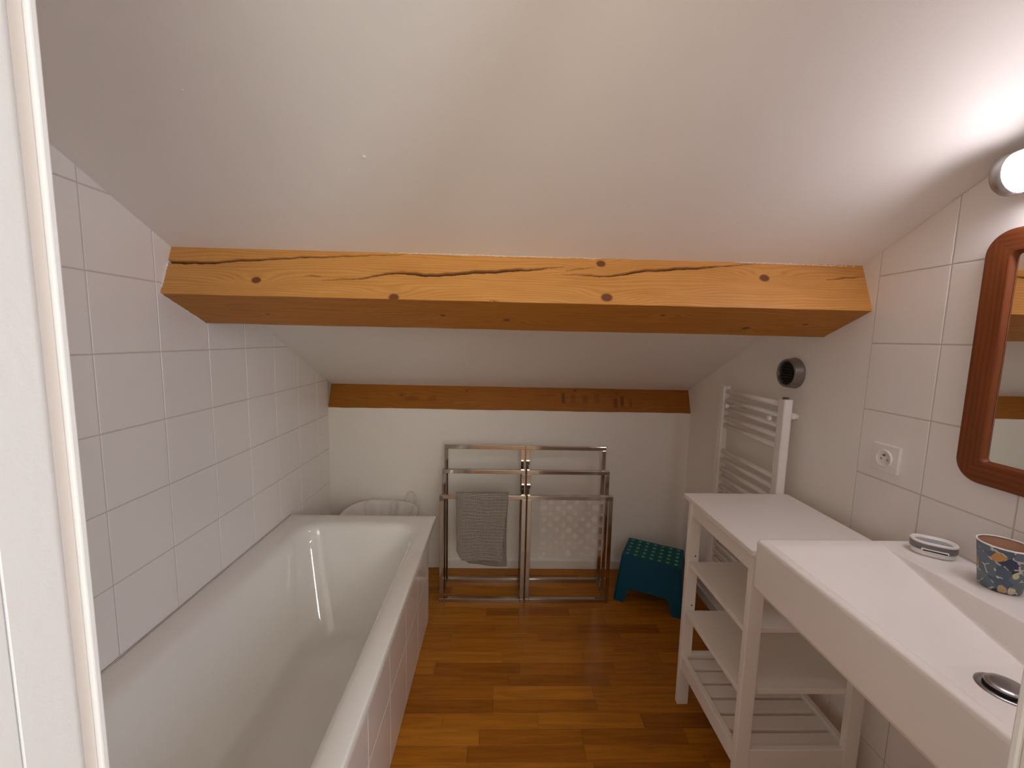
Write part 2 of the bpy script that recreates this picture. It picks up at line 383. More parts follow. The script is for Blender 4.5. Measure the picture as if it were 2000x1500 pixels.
# skirting
struct(meshobj('baseboard_back', bx((-.32, D-.011, 0), (XR, D, .053), .003), SKIRT))
struct(meshobj('baseboard_right', bx((XR-.010, 1.2325, 0), (XR+.0005, D-.011, .053), .003), SKIRT))
# the hall the doorway opens on
struct(meshobj('wall_hall_left', bx((-1.6, -2.4, -.1), (-1.5, YF0, 2.5)), HALLW))
struct(meshobj('wall_hall_back', bx((-1.6, -2.4, -.1), (1.8, -2.3, 2.5)), HALLW))
bm = bmesh.new(); box(bm, (1.62, -2.4, -.1), (1.72, -1.75, 2.5)); box(bm, (1.62, -.95, -.1), (1.72, YF0, 2.5)); box(bm, (1.62, -1.75, -.1), (1.72, -.95, .7)); box(bm, (1.62, -1.75, 1.85), (1.72, -.95, 2.5))
struct(meshobj('wall_hall_right', bm, HALLW))
struct(meshobj('floor_hall', bx((-1.6, -2.4, -.12), (1.8, YF0+.12, 0.0)), mat('hall_floor', (.33, .14, .035), .4)))
struct(meshobj('ceiling_hall', bx((-1.6, -2.4, 2.4), (1.8, YF0, 2.5)), HALLW))
bm = bmesh.new(); box(bm, (-1.6, YF0, -.1), (XL-.1, YF0+.1, 2.5)); box(bm, (XR+.1, YF0, -.1), (1.8, YF0+.1, 2.5)); box(bm, (-1.6, YF0, 2.33), (1.8, YF0+.1, 2.5))
struct(meshobj('wall_hall_front', bm, HALLW))

# ------------------------------------------------------------------ the big purlin
def uvset(bm, f, fn):
    l = bm.loops.layers.uv.verify()
    for lp in f.loops: lp[l].uv = fn(lp.vert.co)
BO = Vector((0, 1.2415, 1.502)); VF = Vector((0, .051, .1345)).normalized(); VB = Vector((0, .18, -.079)).normalized()
FRONT_H, BOT_W = .1447, .1965
cracks = [
 ([(-1.0, .1035), (-.894, .1030), (-.754, .117), (-.59, .1307), (-.362, .1446), (-.30, .148)], .0105, .0015),
 ([(-.545, .0553), (-.43, .0637), (-.326, .0871), (-.204, .0821), (-.081, .096), (.089, .1096), (.183, .121)], .0005, .0105),
 ([(.150, .0967), (.261, .0950), (.316, .0930), (.435, .1160), (.58, .1285), (.742, .1440), (.78, .147)], .0006, .0085),
 ([(.19, .1075), (.24, .1165), (.28, .122)], .0006, .0025),
 ([(1.00, .1005), (1.06, .108), (1.13, .1165)], .0004, .0035),
 ([(-.60, .0675), (-.575, .069), (-.545, .0685)], .0006, .0030),
 ([(-.045, .0028), (-.028, .0036), (-.008, .0034)], .0005, .0020)]
def crack_at(u, v):
    best = 0
    for pts, w0, w1 in cracks:
        if u < pts[0][0] or u > pts[-1][0]: continue
        for a, b in zip(pts[:-1], pts[1:]):
            if a[0] <= u <= b[0]:
                s = (u-a[0])/(b[0]-a[0]); s = s*s*(3-2*s)*.5+s*.5
                vc = a[1]+(b[1]-a[1])*s+.0008*math.sin(u*61)+.0006*math.sin(u*143+1)
                T = (u-pts[0][0])/(pts[-1][0]-pts[0][0])
                if w1 > w0: wd = w0+(w1-w0)*min(1, T*2.4)*min(1, (1-T)*(5 if w1 > .01 else 2.6)+.04)
                else: wd = w1+(w0-w1)*(1-T)
                d = abs(v-vc)/(wd*.5)
                best = max(best, max(0, min(1, (1.15-d)/.35)))
    return best
bm = bmesh.new(); cl = bm.verts.layers.float.new('crack')
NU, NV = 560, 92; X0, X1 = XL-.004, XR+.008
grid = []
for i in range(NU+1):
    u = X0+(X1-X0)*i/NU; row = []
    for j in range(NV+1):
        v = FRONT_H*j/NV*1.10; c = crack_at(u, v)
        edge = .0016*math.exp(-v/.002)+.0006*math.sin(u*23)*math.exp(-v/.01)
        p = BO+VF*v+VB*(.014*c+edge)+Vector((u, 0, 0))
        vv = bm.verts.new(p); vv[cl] = c; row.append(vv)
    grid.append(row)
uvl = bm.loops.layers.uv.verify()
for i in range(NU):
    for j in range(NV):
        f = bm.faces.new((grid[i][j], grid[i+1][j], grid[i+1][j+1], grid[i][j+1])); f.smooth = True
        for lp in f.loops:
            q = lp.vert.co-BO; lp[uvl].uv = (q.x, q.dot(VF))
bot = []
for i in range(NU+1):
    a = grid[i][0]; u = a.co.x; p = BO+VB*(BOT_W+.0012*math.sin(u*7)+.0008*math.sin(u*31))+Vector((u, 0, 0)); bot.append((a, bm.verts.new(p), bm.verts.new(p+VF*.17)))
for i in range(NU):
    for q in (0, 1):
        f = bm.faces.new((bot[i][q], bot[i][q+1], bot[i+1][q+1], bot[i+1][q])); f.material_index = 1
        for lp in f.loops: z = lp.vert.co-BO; lp[uvl].uv = (z.x, z.dot(VB)-q*z.dot(VF))
for k in (0, NU):
    f = bm.faces.new([grid[k][j] for j in range(NV+1)]+[bot[k][2], bot[k][1]]); f.material_index = 1
bmesh.ops.recalc_face_normals(bm, faces=bm.faces)
KF = [(-.728, .0502, .0115), (-.321, .006, .0125), (.313, .0222, .0145), (.300, .135, .012), (.806, .1009, .0130)]
KB = [(.015, .1209, .010), (.817, .1407, .012), (.993, .1038, .008), (-.189, .0986, .008), (.506, .0628, .007), (-.75, .12, .006)]
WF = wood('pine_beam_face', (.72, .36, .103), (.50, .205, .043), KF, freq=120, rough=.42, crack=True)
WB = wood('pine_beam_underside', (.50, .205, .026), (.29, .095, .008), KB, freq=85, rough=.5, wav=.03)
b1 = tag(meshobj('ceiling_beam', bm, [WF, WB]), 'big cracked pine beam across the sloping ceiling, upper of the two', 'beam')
recentre(b1, (0, 1.33, 1.42))
# paint and sealant left along the beam's edges
def caulk(pts, r, n=90):
    bm = bmesh.new(); P = [Vector(p) for p in pts]; out = []; rr = []
    segs = len(P)-1
    for i in range(n+1):
        s = i/n*segs; k = min(int(s), segs-1); p = P[k].lerp(P[k+1], s-k)
        out.append(p+Vector((0, random.uniform(-.0008, .0008), random.uniform(-.0012, .0012)))); rr.append(r*random.uniform(.4, 1.1))
    tube(bm, out, rr, 6); return bm
tp = BO+VF*.1522-VB*.0004
meshobj('sealant', caulk([tp+Vector((-.36, 0, 0)), tp+Vector((.30, 0, -.0005))], .0012), CAULK, b1)
meshobj('sealant', caulk([tp+Vector((.72, 0, 0)), tp+Vector((1.10, 0, -.003))], .0016), CAULK, b1)
meshobj('sealant', caulk([BO+Vector((XL+.001, 0, 0))-VB*.001+VF*.02, BO+Vector((XL+.001, 0, 0))-VB*.001+VF*.105], .003, 30), CAULK, b1)
meshobj('sealant', caulk([BO+Vector((XL+.001, 0, 0)), BO+VB*.19+Vector((XL+.001, 0, 0))], .0028, 40), CAULK, b1)

# ------------------------------------------------------------------ the wall plate at the back
bm = bmesh.new(); uvl = bm.loops.layers.uv.verify(); n = 120
f0, f1, f2 = [], [], []
for i in range(n+1):
    u = XL+.002+(XR-XL-.004)*i/n; wob = .0012*math.sin(u*9)+.0007*math.sin(u*37)
    f0.append(bm.verts.new((u, D-.004, .9765+wob))); f1.append(bm.verts.new((u, D+.050+wob, 1.112))); f2.append(bm.verts.new((u, D+.1, .9765)))
for i in range(n):
    for q, (A, B) in enumerate(((f0, f1), (f2, f0))):
        f = bm.faces.new((A[i], A[i+1], B[i+1], B[i]))
        for lp in f.loops: z = lp.vert.co; lp[uvl].uv = (z.x, z.z-.976 if q == 0 else z.y)
bmesh.ops.recalc_face_normals(bm, faces=bm.faces)
for f in bm.faces:
    if f.normal.y > .3: f.normal_flip()
WP = wood('orange_pine_plate', (.38, .140, .014), (.25, .080, .008),
          [(-.58, .075, .008), (-.20, .105, .007), (.44, .118, .008), (.69, .105, .006)], freq=70, rough=.38, wav=.03,
          marks=[(.37, .075, .012, .035, 1.5), (.43, .072, .016, .03, .7), (.50, .07, .02, .028, .8), (.57, .075, .02, .03, .6), (.68, .05, .014, .035, 1.5), (.72, .06, .012, .035, 1.6), (.77, .055, .01, .03, .9), (-.52, .055, .05, .012, .8), (-.40, .06, .03, .015, .7)])
b2 = tag(meshobj('wall_plate', bm, WP), 'narrow orange pine beam above the low back wall', 'beam')
recentre(b2, (0, D, .9765))

# ------------------------------------------------------------------ bathtub
TY0, TY1, TX0, TX1, TZ = .300, 1.916, XL+.001, -.302, .533
tub = root('bathtub', 'white enamelled bathtub with a tiled side along the left wall', 'bathtub', ((TX0+TX1)/2, (TY0+TY1)/2, 0))
def rrect(x0, x1, y0, y1, r, n=14):
    pts = []
    rs = r if isinstance(r, (tuple, list)) else (r, r)   # (near end, far end)
    for cx, cy, a0, rr in ((x1-rs[1], y1-rs[1], 0, rs[1]), (x0+rs[1], y1-rs[1], 90, rs[1]), (x0+rs[0], y0+rs[0], 180, rs[0]), (x1-rs[0], y0+rs[0], 270, rs[0])):
        for k in range(n+1):
            a = math.radians(a0+90*k/n); pts.append((cx+rr*math.cos(a), cy+rr*math.sin(a)))
    return pts
bm = bmesh.new()
IX0, IX1, IY0, IY1 = TX0+.092, -.362, TY0+.09, 1.836
specs = [((TX0, TX1, TY0, TY1), .004, TZ-.030), ((TX0, TX1, TY0, TY1), .004, TZ-.005), ((TX0+.0015, TX1-.0015, TY0+.0015, TY1-.0015), .005, TZ-.0015), ((TX0+.005, TX1-.005, TY0+.005, TY1-.005), .006, TZ)]
def inner(d, far, near, z, r): return ((IX0+d, IX1-d, IY0+near, IY1-far), r, z)
specs += [inner(-.022, -.022, -.022, TZ, (.14, .13)), inner(-.008, -.008, -.008, TZ-.0012, (.13, .12)), inner(.004, .004, .004, TZ-.006, (.125, .115)), inner(.013, .012, .013, TZ-.016, (.12, .11)), inner(.019, .018, .02, TZ-.032, (.118, .108)), inner(.024, .024, .03, TZ-.055, (.116, .106))]
for q in range(16):                            # leaning walls, a little more laid back lower down
    t_ = q/15; f = (.577*t_+.0885*t_*t_)/.6655; specs.append(inner(.030+.097*f, .034+.159*f, .05+.17*f, TZ-.075-.290*t_, (.12+.02*f, .112+.023*f)))
specs += [inner(.133, .200, .230, .157, (.135, .132)), inner(.142, .210, .243, .145, (.125, .122)), inner(.153, .222, .258, .137, (.11, .11)), inner(.168, .238, .28, .132, (.095, .095)), inner(.19, .262, .32, .129, (.07, .07))]
prev = None
for (b_, r_, z_) in specs:
    ring = [bm.verts.new((p[0], p[1], z_)) for p in rrect(*b_, r_)]
    if prev:
        for i in range(len(ring)):
            j = (i+1) % len(ring); bm.faces.new((prev[i], prev[j], ring[j], ring[i]))
    prev = ring
bm.faces.new(prev); bmesh.ops.recalc_face_normals(bm, faces=bm.faces)
if sum(f.normal.z for f in bm.faces) < 0: bmesh.ops.reverse_faces(bm, faces=bm.faces)
meshobj('basin', bm, ENAMEL, tub, True)
meshobj('sealant', caulk([(TX0+.001, TY0+.02, TZ+.0005), (TX0+.001, TY1-.005, TZ+.0005)], .0022, 60), GROUT, tub)
pn = meshobj('side_panel', bx((-.38, TY0+.002, 0), (-.3385, TY1-.012, TZ-.029)), PGROUT, tub)
for y0, y1 in zip([.302, .3925, .594, .795, .995, 1.21, 1.43, 1.645, 1.84], [.3925, .594, .795, .995, 1.21, 1.43, 1.645, 1.84, TY1-.01]):
    for z0, z1 in ((.001, .248), (.248, TZ-.030)):
        meshobj('tile', tile_mesh([(y0+.0011, z0+.0011), (y1-.0011, z0+.0011), (y1-.0011, z1-.0011), (y0+.0011, z1-.0011)], -.339, -.336), PTILE, pn)
ep = meshobj('end_panel', bx((TX0, TY1-.0275, 0), (-.381, TY1-.0145, TZ-.029)), PGROUT, tub)
x = -.383
while x > TX0+.02:
    xe = max(x-.2, TX0+.001)
    for z0, z1 in ((.001, .248), (.248, TZ-.030)):
        bm = bx((xe+.001, TY1-.0145, z0+.001), (x-.001, TY1-.0115, z1-.001), .0008, 1); meshobj('tile', bm, PTILE, ep)
    x = xe

# ------------------------------------------------------------------ laundry hamper behind the bath
hc = Vector((-.645, 2.150, 0)); HR, HH = .205, .432
hm = root('laundry_hamper', 'round white cloth laundry hamper tucked between bathtub and back wall', 'hamper', hc)
bm = bmesh.new(); prof = []
outer = [(HR-.012, .004), (HR-.006, .12), (HR-.008, .28), (HR, HH)]; inn = [(HR-.004, HH), (HR-.014, .28), (HR-.012, .12), (HR-.02, .012), (.001, .010)]
rings = lathe(bm, [(.001, .004)]+outer+inn, hc, n=72)
for v in bm.verts:
    d = v.co-hc; a = math.atan2(d.y, d.x); k = math.sin(math.pi*min(1, max(0, d.z/HH)))
    if abs(d.xy.length) > .1: f = 1+.020*k*(math.sin(a*7)+.6*math.sin(a*13+d.z*9)); v.co.x = hc.x+d.x*f; v.co.y = hc.y+d.y*f
meshobj('bag', bm, BAG, hm, True)
bm = bmesh.new(); tube(bm, [hc+Vector((HR*math.cos(a), HR*math.sin(a), HH+.0015+.006*math.sin(3*a+.6))) for a in [i/64*2*math.pi for i in range(64)]], .0042, 8, True)
meshobj('rim', bm, WIRE, hm, True)
# liner cloth sagging inside the rim
bm = bmesh.new(); N = 96; prev = None
for (rf, dz, am) in ((1.01, -.012, 0), (1.012, .004, 0), (.985, .008, .002), (.965, -.006, .010), (.945, -.030, .020), (.92, -.065, .028), (.88, -.12, .03), (.80, -.20, .02), (.4, -.26, .01), (.02, -.27, 0)):
    ring = []
    for i in range(N):
        a = 2*math.pi*i/N; wv = am*(.75*math.sin(a*9+1.1)+.45*math.sin(a*15+rf*6)-.5)
        ring.append(bm.verts.new(hc+Vector((((HR-.001)*rf+wv)*math.cos(a), ((HR-.001)*rf+wv)*math.sin(a), HH+dz+.006*math.sin(3*a+.6)+.2*wv))))
    if prev:
        for i in range(N): bm.faces.new((prev[i], prev[(i+1) % N], ring[(i+1) % N], ring[i]))
    prev = ring
meshobj('liner', bm, BAG, hm, True)
bm = bmesh.new(); tube(bm, [(hc.x+.135+.026*math.cos(a), hc.y+.168+.004*math.sin(a), HH+.002+.052*math.sin(a)) for a in [i/14*math.pi for i in range(15)]], .0045, 8)
meshobj('handle', bm, BAG, hm, True)

# ------------------------------------------------------------------ towel racks
def make_rack(x0, x1):
    yF, yM, yB, t = 2.052, 2.142, 2.236, .021
    r = root('towel_rack', '', 'towel rack', ((x0+x1)/2, (yF+yB)/2, 0), 'three-tier polished steel towel racks against the back wall')
    for y, h in ((yF, .588), (yM, .694), (yB, .802)):
        for xa in (x0, x1-t): meshobj('post', bx((xa, y-t/2, .0205), (xa+t, y+t/2, h-t-.0003), .0012), CHROME, r)
        meshobj('rail', bx((x0, y-t/2, h-t), (x1, y+t/2, h), .0016), CHROME, r)
    for y in (yF, yB): meshobj('floor_bar', bx((x0+t, y-t/2, 0), (x1-t, y+t/2, .020), .0012), CHROME, r)
    for xa in (x0, x1-t): meshobj('side_bar', bx((xa, yF-t/2, 0), (xa+t, yB+t/2, .020), .0012), CHROME, r)
    return r
ra = make_rack(-.305, .141); ra['label'] = 'polished steel towel rack holding the grey towel, beside the bathtub'
rb = copy_tree(ra); rb.location.x += .4535; rb['label'] = 'polished steel towel rack holding the clear bath mat, beside the blue stool'

# towel over the front rail
bm = bmesh.new(); uvl = bm.loops.layers.uv.verify()
RY, RT = 2.052, .588
path = []                                     # (y, z, arclength)
zf, zb = .262, .205
def towel_path(zlow_f, zlow_b, gap):
    P = []
    n1 = 64
    for i in range(n1+1): P.append((RY-gap, zlow_f+(RT-.004-zlow_f)*i/n1))
    for i in range(1, 8): a = math.pi*i/8; P.append((RY-gap*math.cos(a), RT-.004+.013*math.sin(a)))
    for i in range(n1+1): P.append((RY+gap, RT-.004+(zlow_b-RT+.004)*i/n1))
    return P
NXT = 64; cols = []
for i in range(NXT+1):
    s = i/NXT; x = -.219+s*.268
    zl = .240-.004*s+.003*math.sin(s*8)+.055*max(0, (.13-s)/.13)**1.6; zbk = .196-.014*s+.070*max(0, (.22-s)/.22)**1.4
    col = []; Lr = 0; last = None
    for k, (y, z) in enumerate(towel_path(zl, zbk, .0165)):
        front = k <= 64; low = max(0, (RT-z)/.33)
        yy = y+(-.006*low*math.sin(s*7+1)-.004*low if front else .010*low+.006*low*math.sin(s*6))
        xx = x+low*(.008*(.5-s)*2+.010*math.sin(z*11)*s*.5-(.018*s if front else -.004*s))
        bmp = .0011*math.sin(xx*6.283/.0085)+.0014*math.sin(z*6.283/.0085)
        yy += (-bmp if front else bmp)
        p = Vector((xx, yy, z+(bmp if 64 < k < 72 else 0)))
        if last is not None: Lr += (p-last).length
        last = p; col.append((bm.verts.new(p), Lr))
    cols.append(col)
for i in range(NXT):
    for k in range(len(cols[0])-1):
        q = (cols[i][k], cols[i+1][k], cols[i+1][k+1], cols[i][k+1]); f = bm.faces.new([a[0] for a in q])
        for lp, a, ii in zip(f.loops, q, (i, i+1, i+1, i)): lp[uvl].uv = (ii/NXT*.268, a[1])
bmesh.ops.recalc_face_normals(bm, faces=bm.faces)
tw = tag(meshobj('towel', bm, TOWEL, None, True), 'grey waffle-weave towel hanging over the left towel rack', 'towel'); recentre(tw, (-.085, RY, RT))
sd = tw.modifiers.new('thick', 'SOLIDIFY'); sd.thickness = .005; sd.offset = 0

# transparent bath mat over the front rail of the right rack
mt = root('bath_mat', 'clear vinyl bath mat with suction cups hanging over the right towel rack', 'bath mat', (.385, RY, .60))
bm = bmesh.new(); uvl = bm.loops.layers.uv.verify()
def matp(x, k):                              # k runs down the front, over the rail, down the back
    s = (x-.215)/.34
    P = [(RY-.0145-.004*math.sin(s*5), .256+.006*s)]+[(RY-.0135, .588-(.332)*(1-i/12)) for i in range(3, 13)]+[(RY-.0125*math.cos(math.pi*i/6), .588+.0045*math.sin(math.pi*i/6)) for i in range(1, 6)]+[(RY+.0135, .588-.03*i) for i in range(0, 4)]
    return P
cols = [[bm.verts.new((.215+.34*i/24+.0015*math.sin(z*40), y, z)) for (y, z) in matp(.215+.34*i/24, 0)] for i in range(25)]
for i in range(24):
    for k in range(len(cols[0])-1): bm.faces.new((cols[i][k], cols[i+1][k], cols[i+1][k+1], cols[i][k+1]))
bmesh.ops.recalc_face_normals(bm, faces=bm.faces)
meshobj('sheet', bm, MAT, mt, True)
bm = bmesh.new(); lathe(bm, [(.0145, -.006), (.0152, -.0052), (.0128, -.0035), (.006, -.0018), (.004, .0)], (0, 0, 0), 'y', 20, False, True)
cup_me = None
for r_ in range(10):
    for c_ in range(5 if r_ % 2 == 0 else 5):
        x = .236+.0655*c_+(0 if r_ % 2 == 0 else .0328); z = .284+.0312*r_
        if x > .548: continue
        if cup_me is None:
            o = meshobj('suction_cup', bm, CUPM, None, True); cup_me = o.data; o.parent = mt
        else:
            o = bpy.data.objects.new('suction_cup', cup_me); C.objects.link(o); o.parent = mt
        o.location = Vector((x+random.uniform(-.001, .001), RY-.0150, z))-mt.location
        o.rotation_euler = (random.uniform(-.12, .12), 0, random.uniform(-.12, .12))

# ------------------------------------------------------------------ blue step stool
sc_ = Vector((.855, 2.124, 0)); ang = math.radians(-27.9)
st = root('step_stool', 'blue plastic step stool with green-dotted top in the back right corner', 'stool', sc_)
RZ = Matrix.Rotation(ang, 4, 'Z')
def place(bm): bmesh.ops.transform(bm, matrix=Matrix.Translation(sc_) @ RZ, verts=bm.verts); return bm
ht = .242; tx, ty, bx_, by_ = .150, .111, .176, .150
def S3(fx, fy, z):                            # point on the flared shell: fx, fy in -1..1
    k = 1-z/ht; return Vector((fx*(tx+(bx_-tx)*k), fy*(ty+(by_-ty)*k), z))
def side_panel(bm, sgn, along_x):
    """one flared side with an arched opening between two legs"""
    legw = .30; az = .078; o = []
    outl = [(-1, 0), (-1+legw*1.05, 0), (-1+legw*1.35, az-.012), (-1+legw*1.5, az), (1-legw*1.5, az), (1-legw*1.35, az-.012), (1-legw*1.05, 0), (1, 0), (1, ht), (1-legw*1.5, ht), (-1+legw*1.5, ht), (-1, ht)]
    P = []
    for (t_, z) in outl:
        p = S3(t_, sgn, z) if along_x else S3(sgn, t_, z); P.append(bm.verts.new(p))
    idx = ([0, 1, 2, 3, 10, 11], [3, 4, 9, 10], [4, 5, 6, 7, 8, 9])
    for q in idx: bm.faces.new([P[i] for i in q])
bm = bmesh.new()
for sgn in (-1, 1): side_panel(bm, sgn, True); side_panel(bm, sgn, False)
tv = [bm.verts.new(S3(a, b, ht)) for a, b in ((-1, -1), (1, -1), (1, 1), (-1, 1))]; bm.faces.new(tv)
bmesh.ops.remove_doubles(bm, verts=bm.verts, dist=.0006)
bmesh.ops.recalc_face_normals(bm, faces=bm.faces)
ed = [e for e in bm.edges if len(e.link_faces) == 2 and e.calc_face_angle(0) > .5]
bmesh.ops.bevel(bm, geom=ed, offset=.011, segments=3, affect='EDGES', profile=.5)
body = meshobj('body', place(bm), BLUE, st, False)
sd = body.modifiers.new('thick', 'SOLIDIFY'); sd.thickness = .006; sd.offset = -1
bm = bmesh.new(); box(bm, (-tx+.011, -ty+.010, ht-.002), (tx-.011, ty-.010, ht+.0035), .003)
pad = meshobj('top_pad', place(bm), TEAL, st)
pad['label'] = 'teal non-slip top'
dot_me = None
for i in range(7):
    for j in range(5):
        q = sc_+RZ @ Vector((-.123+.041*i, -.082+.041*j, ht+.0035))
        if dot_me is None:
            bm = bmesh.new(); lathe(bm, [(.0098, -.001), (.0092, .0012), (.0075, .002)], (0, 0, 0), 'z', 14, False, True)
            o = meshobj('dot', bm, GREEN, None); dot_me = o.data
        else: o = bpy.data.objects.new('dot', dot_me); C.objects.link(o)
        o.parent = pad; o.location = q-sc_

# ------------------------------------------------------------------ white shelf unit
U = root('shelf_unit', 'white wooden shelf unit with two shelves and a slatted base beside the basin', 'shelf unit', (.89, 1.255, 0))
A0, A1, B0, B1, LW, LT, TOPZ = .705, 1.072, 1.057, 1.449, .042, .020, .835
meshobj('top', bx((.692, 1.046, TOPZ-.017), (1.086, 1.466, TOPZ), .0025), WHITE, U)
for xa in (A0, A1-LW):
    for yb in (B0, B1-LT): meshobj('leg', bx((xa, yb, 0), (xa+LW, yb+LT, TOPZ-.0175), .002), WHITE, U)
for xa in (A0+.006, A1-.006-.016): meshobj('apron', bx((xa, B0+LT, .760), (xa+.016, B1-LT, TOPZ-.0175), .0015), WHITE, U)
for yb in (B0+.003, B1-.003-.014): meshobj('apron', bx((A0+LW, yb, .760), (A1-LW, yb+.014, TOPZ-.0175), .0015), WHITE, U)
for z in (.585, .391):
    meshobj('shelf', bx((A0+.006, B0+LT+.001, z-.017), (A1-.006, B1-LT-.001, z), .002), WHITE, U)
for xa in (A0+.004, A1-.004-.018): meshobj('lower_rail', bx((xa, B0+LT, .150), (xa+.018, B1-LT, .206), .002), WHITE, U)
for yb in (B0+.002, B1-.002-.016): meshobj('lower_rail', bx((A0+LW, yb, .150), (A1-LW, yb+.016, .212), .002), WHITE, U)
ns = 6; sp_ = (B1-B0-2*LT)/ns
for i in range(ns):
    y = B0+LT+sp_*i; meshobj('slat', bx((A0+.0225, y+.0055, .180), (A1-.0225, y+sp_-.0055, .194), .002), WHITE, U)
for xa in (A0+.029, A1-.029):
    for z in (.606, .553, .411, .357):
        bm = bmesh.new(); lathe(bm, [(.0032, -.0002), (.0028, -.0012)], (xa, B1-LT, z), 'y', 10, False, True); meshobj('screw', bm, SCREW, U)

# ------------------------------------------------------------------ washbasin
SX0, SX1, SY0, SY1, SZ, SB = .668, XR-.001, .385, 1.000, .893, .757
wb = root('washbasin', 'white ceramic wall-hung washbasin with a sloping ramp bowl', 'washbasin', ((SX0+SX1)/2, (SY0+SY1)/2, SB))
LEDGE = .978
def depth(x, y):
    d = min(.25*(.962-y), .0735)
    d = min(d, (x-.690)*3.2, (LEDGE-x)*6.0+.0, (y-.425)*2.2)
    k = .0014
    return 0 if d < -.03 else k*math.log(1+math.exp(d/k))
bm = bmesh.new(); NXs, NYs = 260, 210; g = []
R_ = .009
for i in range(NXs+1):
    x = SX0+(SX1-SX0)*i/NXs; row = []
    for j in range(NYs+1):
        y = SY0+(SY1-SY0)*j/NYs; z = SZ-depth(x, y)
        e = min(x-SX0, y-SY0, SY1-y)
        if e < R_: z -= R_-math.sqrt(max(0, R_*R_-(R_-e)**2))
        row.append(bm.verts.new((x, y, z)))
    g.append(row)
for i in range(NXs):
    for j in range(NYs): bm.faces.new((g[i][j], g[i+1][j], g[i+1][j+1], g[i][j+1])).smooth = True
# round the two free vertical corners, then the apron and underside
loop = [g[i][0] for i in range(NXs+1)]+[g[NXs][j] for j in range(1, NYs+1)]+[g[i][NYs] for i in range(NXs-1, -1, -1)]+[g[0][j] for j in range(NYs-1, 0, -1)]
prev = loop
for z, ins in ((SZ-.03, 0), (SB+.012, 0), (SB+.004, .003), (SB, .010)):
    ring = []
    for v in loop:
        x = min(max(v.co.x, SX0+ins), SX1); y = min(max(v.co.y, SY0+ins), SY1-ins); ring.append(bm.verts.new((x, y, z)))
    for i in range(len(loop)):
        j = (i+1) % len(loop); bm.faces.new((prev[i], prev[j], ring[j], ring[i]))
    prev = ring
bm.faces.new(prev)
rc = .012
for v in bm.verts:
    for cy, sg in ((SY1-rc, 1), (SY0+rc, -1)):
        if v.co.x < SX0+rc and (v.co.y-cy)*sg > 0:
            d = Vector((v.co.x-SX0-rc, v.co.y-cy)); m_ = max(abs(d.x), abs(d.y))
            if d.length > 1e-6: d = d*(m_/d.length); v.co.x = SX0+rc+d.x; v.co.y = cy+d.y
bmesh.ops.recalc_face_normals(bm, faces=bm.faces)
meshobj('bowl', bm, CERAMIC, wb)
# waste with its pop-up plug, lying on the ramp
dc = Vector((.866, .615, 0)); dc.z = SZ-.0735+.0002
tilt = Matrix.Translation(dc)
bm = bmesh.new(); lathe(bm, [(.0375, -.001), (.0372, .0012), (.034, .0024), (.024, .0018), (.023, -.012)], (0, 0, 0), 'z', 48)
bmesh.ops.transform(bm, matrix=tilt, verts=bm.verts); ws = meshobj('waste_ring', bm, DRAIN, wb, True)
bm = bmesh.new(); lathe(bm, [(.0255, .0012), (.0255, .0065)], (0, 0, 0), 'z', 48, True, True); bmesh.ops.transform(bm, matrix=tilt, verts=bm.verts); meshobj('plug_gap_shade', bm, BLACK, ws)  # black disc painted as the shadow in the gap under the plug
bm = bmesh.new(); lathe(bm, [(.0262, .0066), (.0268, .0085), (.025, .0105), (.018, .0116), (.006, .0122)], (0, 0, 0), 'z', 48, True, True); bmesh.ops.transform(bm, matrix=tilt, verts=bm.verts); meshobj('plug', bm, DRAIN, ws, True)

# ------------------------------------------------------------------ soap dish
sdc = Vector((1.060, .926, SZ)); sang = math.radians(-38)
sdish = root('soap_dish', 'small oval white soap dish with a grey band on the basin ledge', 'soap dish', sdc)
def stad(L, W, n=12):
    r = W/2; h = L/2-r; pts = []
    for cx, a0 in ((h, -90), (-h, 90)):
        for k in range(n+1): a = math.radians(a0+180*k/n); pts.append((cx+r*math.cos(a), r*math.sin(a)))
    return pts
def stack(levels, m, name, parent, capb=True, capt=True, smooth=True):
    bm = bmesh.new(); prev = None
    for (L, W, z) in levels:
        ring = [bm.verts.new((p[0], p[1], z)) for p in stad(L, W)]
        if prev:
            for i in range(len(ring)): j = (i+1) % len(ring); bm.faces.new((prev[i], prev[j], ring[j], ring[i]))
        elif capb: bm.faces.new(ring[::-1])
        prev = ring
    if capt: bm.faces.new(prev)
    bmesh.ops.recalc_face_normals(bm, faces=bm.faces)
    bmesh.ops.transform(bm, matrix=Matrix.Translation(sdc) @ Matrix.Rotation(sang, 4, 'Z'), verts=bm.verts)
    return meshobj(name, bm, m, parent, smooth)
DLn, DWn = .085, .056
stack([(DLn-.016, DWn-.016, 0), (DLn-.007, DWn-.007, .003), (DLn-.002, DWn-.002, .016)], PLASTIC, 'base', sdish)
band = stack([(DLn, DWn, .0161), (DLn+.0004, DWn+.0004, .031)], GREYB, 'band', sdish, True, False)
rim = stack([(DLn, DWn, .0311), (DLn+.001, DWn+.001, .0335), (DLn-.002, DWn-.002, .036), (DLn-.008, DWn-.008, .0364), (DLn-.011, DWn-.011, .034), (DLn-.016, DWn-.014, .0300)], PLASTIC, 'rim', sdish, False, True)
stack([(DLn-.0165, DWn-.0145, .0300), (DLn-.019, DWn-.017, .0312)], GREYP, 'pad', sdish)
loc = lambda p: Matrix.Translation(sdc) @ Matrix.Rotation(sang, 4, 'Z') @ Vector(p)
bm = bx((-.025, -DWn/2-.0010, .0125), (.023, -DWn/2+.004, .0215), .0025); bmesh.ops.transform(bm, matrix=Matrix.Translation(sdc) @ Matrix.Rotation(sang, 4, 'Z'), verts=bm.verts); sl = meshobj('slot_lip', bm, PLASTIC, sdish)
